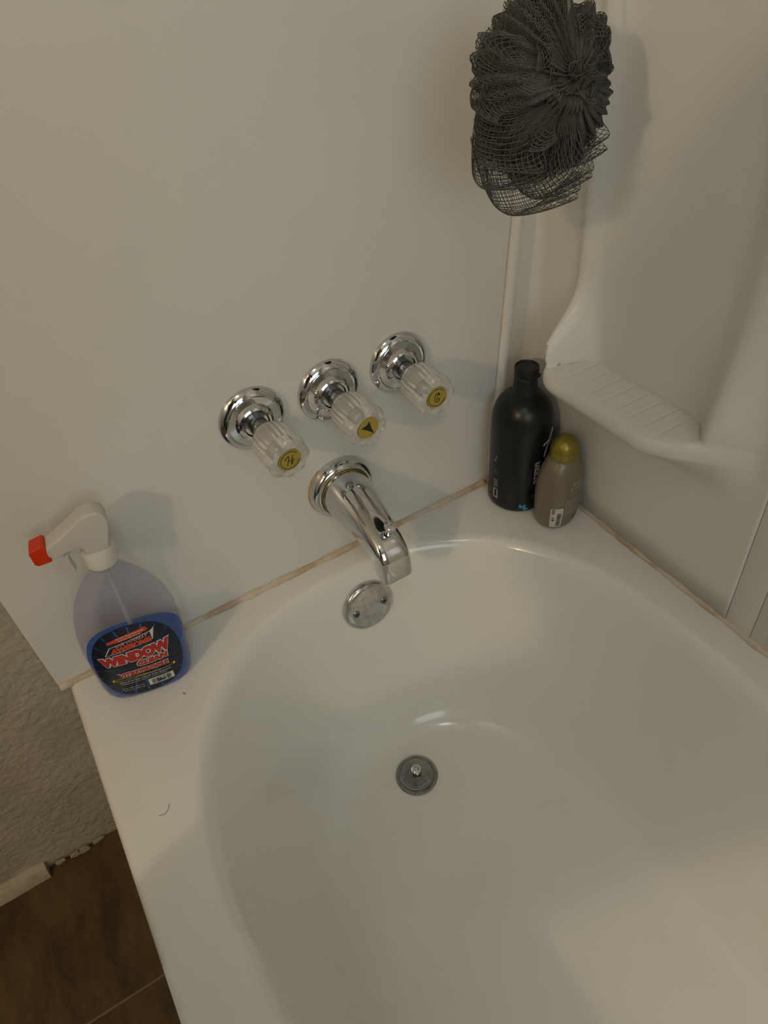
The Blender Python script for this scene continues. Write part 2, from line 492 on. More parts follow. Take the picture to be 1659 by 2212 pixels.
def col_side(y):
    D = shelf_d(y); out = []
    for z in zlow: out.append((-T, y, z + H))
    for k in range(9):
        z = lerp(0.175, 0.232, k / 8); t = k / 8
        out.append((-T - D * 0.93 * (t ** 1.6), y, z + H))
    for z, fD in ((SH_Z - 0.018, 0.965), (SH_Z - 0.011, 0.995), (SH_Z - 0.005, 0.99), (SH_Z - 0.0014, 0.965)):
        out.append((-T - D * fD, y, z + H))
    start = D * 0.945
    end = min(start, rib(y, SH_Z))
    for k in range(9):
        h = lerp(start, end, (k + 1) / 9)
        out.append((-T - h, y, SH_Z + H - (groove(y) if 0 < k < 8 else 0) + (0.00005 + 0.00065 * (1 - min(1.0, (start - end) / 0.02))) * k))
    for z in zup:
        h = rib(y, z); lim = max(0.0, D * 0.945) + 0.0098 * sm((z - SH_Z) / 0.05)
        h = min(h, lim)
        out.append((-T - h, y, z + H))
    return out
# ribs fade out towards the bottom below the shelf, side strip columns first
cols.append(column_front(lambda z: (edge_x(z), 0.0)))
cols.append(column_front(lambda z: (edge_x(z) + 0.0005, -0.0035)))
cols.append(column_front(lambda z: (edge_x(z) + 0.003, -0.0068)))
cols.append(column_front(lambda z: (edge_x(z) + 0.007, -0.0074)))
cols.append(column_front(lambda z: (edge_x(z) + 0.011, -0.0060)))
cols.append(column_front(lambda z: (edge_x(z) + 0.015, -0.0045)))
cols.append(column_front(lambda z: (crease_x(z) - 0.0022, -0.0045)))
cols.append(column_front(lambda z: (crease_x(z) - 0.0008, -0.0044)))
cols.append(column_front(lambda z: (crease_x(z), -0.0026)))
cols.append(column_front(lambda z: (crease_x(z) + 0.0008, -0.0046)))
for k in range(1, 7):
    t = k / 7 * pi / 2
    cols.append(column_front(lambda z, t=t: (lerp(crease_x(z) + 0.0012, -T, sin(t)), lerp(-0.0046, -0.0215, 1 - cos(t)))))
for y in ys: cols.append(col_side(y))
V, F = rings_mesh(cols, False)
cp = mk('corner_surround', V, F, ACRYL, None, True, 50)
tag(cp, 'off-white corner wall panel with moulded soap shelf and raised ribs', 'wall panel', None)
sd = cp.modifiers.new('solid', 'SOLIDIFY'); sd.thickness = 0.0022; sd.offset = -1

# long side panel further along the tub, overlapping in two steps
sp = box('bath_surround', (-0.0056, 0.0038, -0.4374, -0.4008, H + 0.002, H + SURZ1), ACRYL, None, 0.0008)
tag(sp, 'narrow off-white overlap strip of wall panel at right edge', 'wall panel', 'bath surround panels')
sp2 = box('bath_surround', (-0.0066, 0.0038, -1.52, -0.4380, H + 0.002, H + SURZ1), ACRYL, None, 0.0010)
tag(sp2, 'wide off-white wall panel along the tub at far right edge', 'wall panel', 'bath surround panels')

# ------------------------------------------------------------------ caulk lines
def caulk(name, path, r, seed, label):
    random.seed(seed)
    pts = []
    for a, b in zip(path[:-1], path[1:]):
        n = max(2, int((Vector(b) - Vector(a)).length / 0.008))
        for k in range(n): pts.append(Vector(a).lerp(Vector(b), k / n))
    pts.append(Vector(path[-1]))
    pts = [p + Vector((random.uniform(-1, 1), random.uniform(-1, 1), random.uniform(-1, 1))) * 0.0005 for p in pts]
    rr = [r * random.uniform(0.6, 1.25) for _ in pts]
    for k in range(1, len(rr) - 1): rr[k] = (rr[k - 1] + rr[k] + rr[k + 1]) / 3
    o = tube(name, pts, lambda t: rr[min(len(rr) - 1, int(round(t * (len(rr) - 1))))], CAULK, None, 8)
    struct(o, label)
    return o
caulk('trim_1', [(-0.766, -0.001, H + 0.001), (-0.50, -0.0005, H + 0.001), (-0.09, -0.0015, H + 0.001)], 0.0066, 1, 'stained caulk line below the taps')
caulk('trim_2', [(-0.004, -0.03, H + 0.001), (-0.004, -0.40, H + 0.001), (-0.004, -1.5, H + 0.001)], 0.0068, 2, 'stained caulk line along the side wall')
caulk('trim_3', [(-0.085, -0.003, H + 0.001), (-0.05, -0.006, H + 0.001), (-0.018, -0.010, H + 0.001), (-0.006, -0.032, H + 0.001)], 0.0060, 3, 'stained caulk line in the corner')

# broken base strip by the floor, left of the tub
random.seed(8)
V = []; F = []
nx = 70
for i in range(nx + 1):
    x = lerp(XL, -0.926, i / nx)
    j = random.uniform(-0.0015, 0.0015)
    hgt = 0.020 + random.uniform(-0.002, 0.002)
    V += [(x, 0.006, hgt + 0.004), (x, -0.006 + j, hgt), (x, -0.012 + j, 0.008), (x, -0.013 + j, 0.0005), (x, 0.006, 0.0005)]
for i in range(nx):
    for k in range(4):
        F.append((i * 5 + k, i * 5 + k + 1, (i + 1) * 5 + k + 1, (i + 1) * 5 + k))
F.append((0, 4, 3, 2, 1)); F.append(tuple(nx * 5 + k for k in range(5)))
BASEM = mat('grimy_base_strip', (0.40, 0.35, 0.27), 0.7, noise=(60, (0.33, 0.28, 0.20), 0.45, 0.7), bump=(120, 0.6, 0.003))
bb = mk('baseboard_front', V, F, BASEM, None, True, 30); struct(bb, 'broken grimy base strip at the foot of the plaster wall')
flk = mat('paint_flake', (0.36, 0.31, 0.23), 0.8)
for (fx, fw, fh, fy) in [(-0.905, 0.020, 0.010, -0.002), (-0.884, 0.016, 0.012, -0.003), (-0.868, 0.024, 0.014, -0.004), (-0.848, 0.022, 0.008, -0.001)]:
    pts = []
    n = 9
    for k in range(n):
        t = 2 * pi * k / n; q = random.uniform(0.45, 1.1)
        pts.append((fx + cos(t) * fw / 2 * q, fy + 0.002, 0.0085 + sin(t) * fh / 2 * q))
    V = pts + [(p[0], p[1] - 0.003, p[2]) for p in pts]
    F = [tuple(range(n - 1, -1, -1)), tuple(range(n, 2 * n))] + [(k, (k + 1) % n, n + (k + 1) % n, n + k) for k in range(n)]
    f = mk('paint_flake', V, F, flk, bb, False)

# ------------------------------------------------------------------ tap handles
def script_strokes(which):
    if which == 'H':
        return [[(-0.35, -0.1), (-0.25, 0.15), (-0.12, 0.42), (-0.16, 0.0), (-0.22, -0.42)], [(0.22, 0.42), (0.14, 0.0), (0.10, -0.38), (0.28, -0.30), (0.42, -0.08)], [(-0.20, -0.02), (0.0, 0.06), (0.15, 0.02)]]
    return [[(0.20, 0.22), (0.12, 0.42), (-0.12, 0.34), (-0.22, 0.0), (-0.12, -0.34), (0.10, -0.40), (0.24, -0.2), (0.10, -0.02), (-0.05, -0.12), (0.05, -0.26)], [(-0.02, 0.12), (0.10, 0.44), (0.16, 0.2)]]
def smooth_path(p, n=6):
    out = []
    P = [Vector((*q, 0)) for q in p]
    for i in range(len(P) - 1):
        a = P[max(0, i - 1)]; b = P[i]; c = P[i + 1]; d = P[min(len(P) - 1, i + 2)]
        for k in range(n):
            t = k / n
            out.append(0.5 * ((2 * b) + (c - a) * t + (2 * a - 5 * b + 4 * c - d) * t * t + (3 * b - a - 3 * c + d) * t ** 3))
    out.append(P[-1]); return out
def tap(x, z, kx, kz, glyph, rot, phase, label):
    t = empty('tap_handle', (x, 0.0, z + H))
    tag(t, label, 'tap handle', 'crystal tap handles on the wall')
    lathe('escutcheon', [(0.0405, 0.0), (0.0415, 0.002), (0.0408, 0.0055), (0.0375, 0.0092), (0.0335, 0.0108), (0.0315, 0.0100), (0.0290, 0.0104), (0.0240, 0.0112), (0.0225, 0.0140), (0.0215, 0.0175), (0.0190, 0.0190), (0.0165, 0.0188), (0.0150, 0.0165), (0.0138, 0.0165)], CHROME, t, 64, 'Y', True, True, 30)
    tilt_z = math.atan2(kx - x, 0.085); tilt_x = math.atan2(kz - z, 0.085)
    rt = (-tilt_x, 0, tilt_z)
    s = lathe('stem', [(0.0118, 0.012), (0.0118, 0.030), (0.0125, 0.031), (0.0125, 0.036), (0.0105, 0.040), (0.0100, 0.050), (0.006, 0.052), (0.006, 0.080)], STEEL, t, 32, 'Y', True, True, 30)
    s.rotation_euler = rt
    def flute(r, h, th):
        k = sm((h - 0.046) / 0.006) * (1 - sm((h - 0.0805) / 0.006))
        r2 = r * (1 + 0.022 * k * cos(24 * (th + phase)))
        e = sm((h - 0.080) / 0.006)
        lob = 1 + 0.17 * e * (abs(cos(4 * (th + phase))) ** 0.8 - 0.55)
        return r2 * lob if h < 0.0985 and r > 0.0165 else r2
    prof = [(0.0125, 0.0445), (0.0185, 0.0448), (0.0215, 0.0465), (0.0236, 0.0510), (0.0247, 0.0580), (0.0251, 0.0660), (0.0249, 0.0740), (0.0243, 0.0785), (0.0234, 0.0812), (0.0248, 0.0840), (0.0252, 0.0900), (0.0244, 0.0945), (0.0220, 0.0975), (0.0180, 0.0985), (0.0158, 0.0985), (0.0152, 0.0950)]
    kn = lathe('knob', prof, KNOB, t, 144, 'Y', True, True, 24, rfun=flute)
    kn.rotation_euler = rt
    kn['label'] = 'clear fluted acrylic knob'
    b = lathe('index_button', [(0.0140, 0.0956), (0.0140, 0.0966), (0.0134, 0.0972), (0.0, 0.0974)], GOLDBTN, kn, 40, 'Y', True, False)
    b['label'] = 'gold index button'
    V = []; F = []
    ca, sa = cos(rot), sin(rot)
    def add(v, f):
        n = len(V); V.extend(v); F.extend([tuple(i + n for i in q) for q in f])
    if glyph == 'arrow':
        tri = [(0.0022, 0.0088), (0.0040, -0.0015), (0.0070, -0.0108), (-0.0008, -0.0030), (-0.0092, 0.0028), (-0.0024, 0.0048)]
        pts = [(px * ca - py * sa, px * sa + py * ca) for px, py in tri]
        v = [(px, -0.0976, pz) for px, pz in pts] + [(px, -0.0972, pz) for px, pz in pts]
        n = 6
        add(v, [tuple(range(n)), tuple(range(2 * n - 1, n - 1, -1))] + [(k, n + k, n + (k + 1) % n, (k + 1) % n) for k in range(n)])
    else:
        for strok in script_strokes(glyph):
            pa = smooth_path(strok)
            pa = [(q.x * 0.0150, q.y * 0.0150) for q in pa]
            pa = [(px * ca - py * sa, -0.0975, px * sa + py * ca) for px, py in pa]
            v, f = tube_data(pa, 0.00042, 6); add(v, f)
        v, f = tube_data([(0.0115 * cos(a), -0.0974, 0.0115 * sin(a)) for a in [2 * pi * k / 40 * 0.86 + 0.6 for k in range(41)]], 0.00035, 6); add(v, f)
    mk('index_mark', V, F, BLACK, kn, False)
    return t
tap(-0.4311, 0.2797, -0.4275, 0.2755, 'H', radians(172), 0.1, 'left crystal tap handle marked with script H above the spray bottle')
tap(-0.3282, 0.2765, -0.3265, 0.2735, 'arrow', 0.0, 0.25, 'middle crystal tap handle with a black arrow, above the spout')
tap(-0.2266, 0.2764, -0.2300, 0.2750, 'C', radians(-12), 0.0, 'right crystal tap handle marked with script C, nearest the corner')

# ------------------------------------------------------------------ tub spout
spt = empty('tub_spout', (-0.3336, 0.0, 0.1225 + H))
tag(spt, 'chrome bathtub spout with diverter knob below the taps', 'spout')
lathe('wall_flange', [(0.0465, 0.0), (0.0475, 0.003), (0.0468, 0.009), (0.0440, 0.0145), (0.0400, 0.0175), (0.0375, 0.0180), (0.035, 0.0150)], CHROME, spt, 72, 'Y', True, True, 40)
r_ = lathe('rust_ring', [(0.0480, -0.0002), (0.0484, 0.0012), (0.0470, 0.0022)], RUST, spt, 72, 'Y', False, False, rfun=lambda r, h, t: r if cos(t - 3.4) > 0.3 else 0.0440)
lathe('gasket', [(0.0358, 0.0150), (0.0360, 0.0180), (0.0350, 0.0185)], BRASS, spt, 56, 'Y', False, False)
path = [(-0.016, 0.000, 0.0350, 0.0350, 2.0, 90), (-0.026, 0.000, 0.0352, 0.0352, 2.0, 90), (-0.040, -0.0005, 0.0345, 0.0345, 2.0, 90),
        (-0.058, -0.003, 0.0318, 0.0318, 2.15, 88), (-0.076, -0.0075, 0.0285, 0.0285, 2.45, 84), (-0.092, -0.0120, 0.0258, 0.0258, 2.9, 78),
        (-0.106, -0.0165, 0.0240, 0.0238, 3.4, 70), (-0.118, -0.0215, 0.0228, 0.0225, 4.0, 58), (-0.1265, -0.0275, 0.0222, 0.0212, 4.8, 40),
        (-0.1308, -0.0345, 0.0218, 0.0198, 5.5, 20), (-0.1325, -0.0430, 0.0216, 0.0186, 6.0, 8), (-0.1332, -0.0510, 0.0214, 0.0180, 6.5, 3), (-0.1334, -0.0575, 0.0212, 0.0176, 6.5, 2),
        (-0.1334, -0.0577, 0.0185, 0.0150, 6.0, 2), (-0.1330, -0.0500, 0.0180, 0.0145, 6.0, 2)]
rings = []
for (py, pz, hw, hh, n, ang) in path:
    d = Vector((0, -sin(radians(ang)), -cos(radians(ang))))          # direction of flow
    u = Vector((0, -cos(radians(ang)), sin(radians(ang))))           # 'top' of the section
    ring = []
    for k in range(64):
        a, b = sup(2 * pi * (k + 0.5) / 64, hw, hh, n)
        if b < 0 and n > 2.3: a *= 1 - 0.10 * (-b / hh)
        q = Vector((a, py, pz)) + u * b
        ring.append(q)
    rings.append(ring)
V, F = rings_mesh(rings, True, True, True)
sb = mk('spout_body', V, F, CHROME, spt, True, 45)
dk = empty('tmp', (0, 0, 0)); bpy.data.objects.remove(dk)
dv = lathe('diverter_knob', [(0.0046, -0.006), (0.0046, 0.003), (0.0036, 0.0035), (0.0036, 0.0085), (0.0060, 0.0100), (0.0078, 0.0120), (0.0082, 0.0142), (0.0074, 0.0160), (0.0045, 0.0172), (0.0, 0.0174)], CHROME, spt, 32, 'Z', True, False, 40)
dv.location = (0.004, -0.1265, 0.0095); dv.rotation_euler = (radians(22), 0, 0)

# ------------------------------------------------------------------ spray bottle
sbx, sby = -0.6605, -0.046
spr = empty('spray_bottle', (sbx, sby, H), (0, radians(3.0), radians(-9)))
tag(spr, 'clear spray bottle of blue window cleaner with orange nozzle on tub corner', 'spray bottle')
SPF = [  # z, half width, half depth, exponent
    (0.000, 0.0480, 0.0290, 3.2), (0.0025, 0.0515, 0.0315, 3.2), (0.009, 0.0548, 0.0338, 3.2), (0.022, 0.0572, 0.0345, 3.2), (0.050, 0.0590, 0.0348, 3.1),
    (0.085, 0.0598, 0.0348, 3.0), (0.112, 0.0585, 0.0345, 2.9), (0.132, 0.0550, 0.0335, 2.8), (0.150, 0.0488, 0.0315, 2.6), (0.166, 0.0405, 0.0285, 2.4),
    (0.180, 0.0315, 0.0240, 2.2), (0.190, 0.0235, 0.0195, 2.1), (0.197, 0.0180, 0.0165, 2.0), (0.202, 0.0158, 0.0155, 2.0), (0.206, 0.0152, 0.0152, 2.0), (0.2065, 0.0168, 0.0168, 2.0), (0.209, 0.0168, 0.0168, 2.0), (0.2095, 0.0145, 0.0145, 2.0), (0.222, 0.0140, 0.0140, 2.0)]
def spf(z):
    for k in range(len(SPF) - 1):
        if SPF[k][0] <= z <= SPF[k + 1][0]:
            t = (z - SPF[k][0]) / (SPF[k + 1][0] - SPF[k][0])
            return [lerp(SPF[k][i], SPF[k + 1][i], t) for i in (1, 2, 3)]
    return SPF[-1][1:]
zs = sorted(set([p[0] for p in SPF] + [0.035, 0.065, 0.098, 0.122, 0.141, 0.158, 0.173, 0.185]))
def srings(zz, ins=0.0):
    out = []
    for z in zz:
        a, b, n = spf(z)
        out.append([(*sup(2 * pi * k / 72, a - ins, b - ins, n), z) for k in range(72)])
    return out
FILM = clear_film('clear_bottle_plastic', (0.91, 0.91, 0.955), 0.35, 0.07, (0.50, 0.51, 0.62), 0.08)
V, F = rings_mesh(srings(zs), True, True, False)
mk('bottle', V, F, FILM, spr, True, 60)['label'] = 'clear pale lavender plastic bottle body'
LIQ = mat('blue_window_cleaner', (0.003, 0.085, 0.40), 0.15, 0, 0.5)
lz = [z for z in zs if z < 0.070] + [0.070]
V, F = rings_mesh([[(x, y, max(z, 0.0015)) for x, y, z in r] for r in srings(lz, 0.0012)], True, True, True)
mk('blue_liquid', V, F, LIQ, spr, True, 60)
tube('dip_tube', [(0.0, 0.0, 0.225), (0.001, -0.001, 0.16), (0.004, -0.012, 0.10), (0.010, -0.020, 0.02)], 0.0028, clear_film('milky_tube', (0.9, 0.9, 0.93), 0.5, 0.55, (0.6, 0.6, 0.62), 0.2), spr, 12)
HEADM = mat('translucent_white_plastic', (0.64, 0.62, 0.57), 0.35, 0, 0.4)
hd_tr = clear_film('clear_trigger_plastic', (0.93, 0.92, 0.90), 0.15, 0.70, (0.68, 0.665, 0.62), 0.25)
col_ = lathe('collar', [(0.0172, 0.2100), (0.0180, 0.2110), (0.0182, 0.2290), (0.0172, 0.2320), (0.0120, 0.2330)], HEADM, spr, 60, 'Z', True, True, 35, rfun=lambda r, h, t: r * (1 + 0.012 * cos(30 * t)) if 0.2105 < h < 0.230 else r)
# trigger head: a side profile given thickness, nose towards local -x
hp = [(0.013, 0.2325), (0.016, 0.244), (0.020, 0.258), (0.022, 0.270), (0.019, 0.280), (0.011, 0.2845), (-0.004, 0.2825), (-0.018, 0.2720), (-0.034, 0.2620), (-0.046, 0.2560), (-0.047, 0.2450), (-0.042, 0.2380), (-0.028, 0.2430), (-0.016, 0.2440), (-0.012, 0.2400), (-0.012, 0.2325)]
def slab(name, prof, hw, m, parent, bev):
    bm = bmesh.new()
    a = [bm.verts.new((x, -hw, z)) for x, z in prof]
    b = [bm.verts.new((x, hw, z)) for x, z in prof]
    bm.faces.new(a[::-1]); bm.faces.new(b)
    n = len(prof)
    for k in range(n): bm.faces.new((a[k], a[(k + 1) % n], b[(k + 1) % n], b[k]))
    bmesh.ops.recalc_face_normals(bm, faces=bm.faces[:])
    bmesh.ops.bevel(bm, geom=bm.edges[:], offset=bev, segments=3, affect='EDGES', profile=0.6, clamp_overlap=True)
    me = bpy.data.meshes.new(name); bm.to_mesh(me); bm.free()
    o = put(name, me, m, parent, True); me.set_sharp_from_angle(angle=radians(40)); return o
hd = slab('trigger_head', hp, 0.0115, hd_tr, spr, 0.003)
hd.rotation_euler = (0, 0, radians(2))
tr_ = slab('trigger', [(-0.018, 0.246), (-0.030, 0.244), (-0.034, 0.234), (-0.034, 0.222), (-0.030, 0.208), (-0.0275, 0.209), (-0.0300, 0.224), (-0.029, 0.234), (-0.023, 0.240)], 0.0065, hd_tr, spr, 0.0012)
nz = slab('nozzle', [(-0.045, 0.2355), (-0.046, 0.2570), (-0.049, 0.2590), (-0.0615, 0.2555), (-0.0635, 0.2530), (-0.0625, 0.2370), (-0.059, 0.2340)], 0.0105, mat('orange_nozzle', (0.62, 0.035, 0.006), 0.4), spr, 0.0012)
nz['label'] = 'orange-red square spray nozzle'

# label with its print
def front(x, z, off):
    a, b, n = spf(max(0.001, z))
    x2 = max(-0.985 * a, min(0.985 * a, x))
    y = -b * (max(0.0, 1 - abs(x2 / a) ** n)) ** (1 / n)
    return Vector((x, y - off, z))
LCZ = 0.071
LABM = mat('navy_label', (0.006, 0.008, 0.022), 0.35)
V = [tuple(front(0, LCZ, 0.0009))]; F = []
NRAD, NS = 14, 64
for r in range(1, NRAD + 1):
    for k in range(NS):
        x, z = sup(2 * pi * k / NS, 0.0510 * r / NRAD, 0.0620 * r / NRAD, 2.7)
        x *= 1 - 0.10 * max(0, z / 0.062)
        V.append(tuple(front(x, LCZ + z, 0.0009)))
for k in range(NS): F.append((0, 1 + k, 1 + (k + 1) % NS))
for r in range(NRAD - 1):
    for k in range(NS):
        a = 1 + r * NS + k; b = 1 + r * NS + (k + 1) % NS
        F.append((a, a + NS, b + NS, b))
lab = mk('front_label', V, F, LABM, spr, True)
lab['label'] = 'dark navy front label with red and white print'
P_RED = mat('print_red', (0.40, 0.020, 0.018), 0.4)
P_ORED = mat('print_orange_red', (0.52, 0.055, 0.014), 0.4)
P_WHT = mat('print_white', (0.62, 0.60, 0.56), 0.4)
P_YEL = mat('print_yellow', (0.60, 0.47, 0.03), 0.4)
P_BLU = mat('print_blue', (0.006, 0.10, 0.33), 0.4)
def strip(name, pts, off, m, parent=None):
    """polygon on the label; pts in label coordinates"""
    bm = bmesh.new()
    f = bm.faces.new([bm.verts.new((x, z, 0)) for x, z in pts])
    bmesh.ops.triangulate(bm, faces=[f])
    for _ in range(3): bmesh.ops.subdivide_edges(bm, edges=bm.edges[:], cuts=1)
    for v in bm.verts: v.co = front(v.co.x, LCZ + v.co.y, off)
    bmesh.ops.recalc_face_normals(bm, faces=bm.faces[:])
    me = bpy.data.meshes.new(name); bm.to_mesh(me); bm.free()
    return put(name, me, m, parent or lab, True)
for k in range(22):                                # blue rays
    a = 2 * pi * k / 22 + 0.12
    r0 = 0.020; ex, ez = sup(a, 0.0495, 0.0605, 2.7)
    L = sqrt(ex * ex + ez * ez); wd = 0.0010
    ux, uz = ex / L, ez / L
    ex *= 1 - 0.10 * max(0, ez / 0.0575)
    strip('blue_ray', [(ux * r0 - uz * wd * .3, uz * r0 + ux * wd * .3), (ex - uz * wd, ez + ux * wd), (ex + uz * wd, ez - ux * wd), (ux * r0 + uz * wd * .3, uz * r0 - ux * wd * .3)], 0.0011, P_BLU)
def word(name, body, x, z, width, height, m, off, bold=0.0, shear=0.0, rise=0.0, grow=0.0):
    me = text_mesh(body, 0.01, width, height, bold, shear)
    def fn(a, b):
        s = 1 + grow * (a / (width / 2))
        return front(x + a, LCZ + z + b * s + rise * a, off)
    map_mesh(me, fn)
    return put(name, me, m, lab, False)
def outlined(name, body, x, z, width, height, m, bold, shear=0.0, rise=0.0, grow=0.0, rim=0.0011, off=0.0014, rimcol=None):
    word(name + '_outline', body, x, z, width + 2 * rim, height + 2 * rim, rimcol or P_WHT, off, bold + 0.0007, shear, rise, grow)
    word(name + '_lettering', body, x, z, width, height, m, off + 0.0003, bold, shear, rise, grow)
strip('red_banner', [(-0.026, 0.0440), (-0.012, 0.0480), (0.020, 0.0530), (0.0225, 0.0470), (0.004, 0.0425), (-0.012, 0.0405), (-0.027, 0.0400)][::-1], 0.0013, P_ORED)
word('banner_lettering', 'Streak Free Formula', 0.001, 0.0478, 0.033, 0.0026, P_WHT, 0.0016, 0.0001, rise=0.10)
word('banner_lettering', 'Formule Sans Traces', 0.000, 0.0440, 0.026, 0.0020, P_WHT, 0.0016, 0.0001, rise=0.10)
strip('white_swash', [(-0.034, 0.0210), (-0.026, 0.0345), (0.024, 0.0435), (0.029, 0.0475), (0.027, 0.0400), (0.024, 0.0290), (-0.010, 0.0235)][::-1], 0.00125, P_WHT)
strip('navy_swash', [(-0.0325, 0.0218), (-0.0250, 0.0338), (0.0230, 0.0425), (0.0232, 0.0300), (-0.010, 0.0246)][::-1], 0.00135, LABM)
word('totally_lettering', "LA's TOTALLY", 0.001, 0.0372, 0.040, 0.0048, P_WHT, 0.0015, 0.0005, 0.25, 0.12)
word('totally_lettering', "LA's TOTALLY", 0.001, 0.0372, 0.0392, 0.0042, P_RED, 0.0018, 0.0, 0.25, 0.12)
word('awesome_lettering', 'AWESOME', -0.002, 0.0292, 0.0490, 0.0085, P_ORED, 0.0016, 0.0008, 0.15, 0.08)
outlined('window', 'WINDOW', -0.001, 0.0110, 0.0830, 0.0185, P_RED, 0.0009, 0.0, 0.03, 0.10)
outlined('clean', 'CLEAN', 0.0150, -0.0052, 0.0370, 0.0095, P_RED, 0.0008, 0.08, 0.02, rim=0.0009)
outlined('vitre', 'VITRE PROPRE', 0.0010, -0.0185, 0.0600, 0.0078, P_RED, 0.0006, 0.05, 0.0, rim=0.0006)
strip('yellow_band', [(-0.038, -0.0285), (0.038, -0.0285), (0.038, -0.0245), (-0.038, -0.0245)], 0.0013, P_YEL)
word('band_lettering', 'ORIGINAL FORMULA  FORMULE ORIGINALE', 0, -0.0265, 0.070, 0.0024, BLACK, 0.0016, 0.0001)
word('small_lettering', 'Glass & Surface Cleaner with Ammonia', 0.0, -0.0318, 0.062, 0.0030, P_WHT, 0.0014, 0.0, 0.2)
word('small_lettering', 'Nettoyant à Vitres et Surfaces', -0.002, -0.0360, 0.056, 0.0026, P_WHT, 0.0014, 0.0, 0.2)
word('small_lettering', '32 FL. OZ. (946 mL)', -0.018, -0.0450, 0.027, 0.0026, P_WHT, 0.0014, 0.0)
word('small_lettering', '32 Oz liq. (946 mL)', -0.017, -0.0490, 0.025, 0.0024, P_WHT, 0.0014, 0.0)
strip('barcode_patch', [(0.001, -0.0515), (0.032, -0.0515), (0.032, -0.0395), (0.001, -0.0395)], 0.0013, P_WHT)
random.seed(3)
V = []; F = []; x = 0.0045
while x < 0.0285:
    w = random.choice([0.0004, 0.0006, 0.0010])
    n = len(V)
    V += [tuple(front(x, LCZ - 0.0500, 0.0017)), tuple(front(x + w, LCZ - 0.0500, 0.0017)), tuple(front(x + w, LCZ - 0.0410, 0.0017)), tuple(front(x, LCZ - 0.0410, 0.0017))]
    F.append((n, n + 1, n + 2, n + 3)); x += w + random.choice([0.0005, 0.0008, 0.0010])
mk('barcode_bars', V, F, BLACK, lab, False)

# ------------------------------------------------------------------ black shampoo bottle
bk = empty('shampoo_bottle', (-0.0645, -0.0545, H), (radians(0.0), radians(2.0), 0))
tag(bk, 'tall black shampoo bottle with black flip cap in the tub corner', 'bottle')
BKM = mat('black_plastic', (0.0075, 0.0080, 0.0085), 0.32, 0, 0.45)
BKC = mat('black_cap_plastic', (0.010, 0.0105, 0.011), 0.42, 0, 0.4)
RB = 0.0445
lathe('body', [(0.030, 0.0015), (0.0385, 0.0015), (0.0425, 0.0035), (0.0443, 0.008), (RB, 0.016), (RB, 0.08), (RB, 0.142), (0.0438, 0.153), (0.0415, 0.164), (0.0372, 0.174), (0.0306, 0.182), (0.0228, 0.1872), (0.0180, 0.1890), (0.0172, 0.1900)], BKM, bk, 72, 'Z', True, True, 50)
capo = lathe('flip_cap', [(0.0176, 0.1895), (0.0178, 0.1925), (0.0166, 0.1955), (0.0164, 0.2130), (0.0167, 0.2150), (0.0162, 0.2158), (0.0166, 0.2168), (0.0170, 0.2280), (0.0164, 0.2305), (0.0140, 0.2306), (0.0135, 0.2296), (0.0, 0.2296)], BKC, bk, 56, 'Z', True, False, 35)
lip = slab('flip_lip', [(0.0150, 0.2165), (0.0195, 0.2170), (0.0195, 0.2190), (0.0150, 0.2200)], 0.004, BKC, capo, 0.0005)
lip.rotation_euler = (0, 0, radians(-50))
P_GRY = mat('print_grey', (0.33, 0.33, 0.35), 0.4)
P_PUR = mat('print_purple', (0.055, 0.035, 0.11), 0.4)
P_CYN = mat('print_cyan', (0.03, 0.30, 0.45), 0.4)
def cyl(theta0, z0, r, up=False):
    """maps flat print to the bottle; up: text climbs the bottle"""
    def fn(a, b):
        u, v = (-b, a) if up else (a, b)
        t = theta0 + u / r
        return Vector((r * cos(t), r * sin(t), z0 + v))
    return fn
def bprint(name, body, th, z, width, height, m, up=True, bold=0.0, shear=0.0):
    me = map_mesh(text_mesh(body, 0.01, width, height, bold, shear), cyl(radians(th), z, RB + 0.0004, up))
    return put(name, me, m, bk.children[0], False)
FT = -98                                     # angle of the print's centre line
V = []; F = []
def stroke_on_cyl(strokes, th, z, scale, rad, name, m, up=True):
    V = []; F = []
    for s in strokes:
        pa = smooth_path(s, 7)
        pa = [cyl(radians(th), z, RB + 0.0002, up)((q.x) * scale, q.y * scale) for q in pa]
        v, f = tube_data(pa, rad, 5); n = len(V); V += v; F += [tuple(i + n for i in q) for q in f]
    return mk(name, V, F, m, bk.children[0], False)
stroke_on_cyl([[(-0.0061, -0.020), (-0.0027, -0.007), (0.0027, 0.0061), (0.0102, 0.022)], [(-0.0092, 0.0008), (-0.0078, 0.0026), (-0.0048, 0.0035), (0.0027, 0.0061)]], -73, 0.120, 1.0, 0.0011, 'brand_lettering', P_GRY, False)
bprint('brand_lettering', 'a', -65, 0.122, None, 0.0095, P_GRY)
bprint('brand_lettering', 'h', -58, 0.133, None, 0.0140, P_GRY)
bprint('argan_lettering', 'argan', -93, 0.075, 0.040, 0.0125, P_GRY, True, 0.0003)
bprint('exotic_lettering', 'exotic', -111, 0.068, 0.029, 0.0080, P_PUR)
bprint('letter_s', 'S', -97, 0.032, None, 0.0055, P_GRY, True)
V = []; F = []
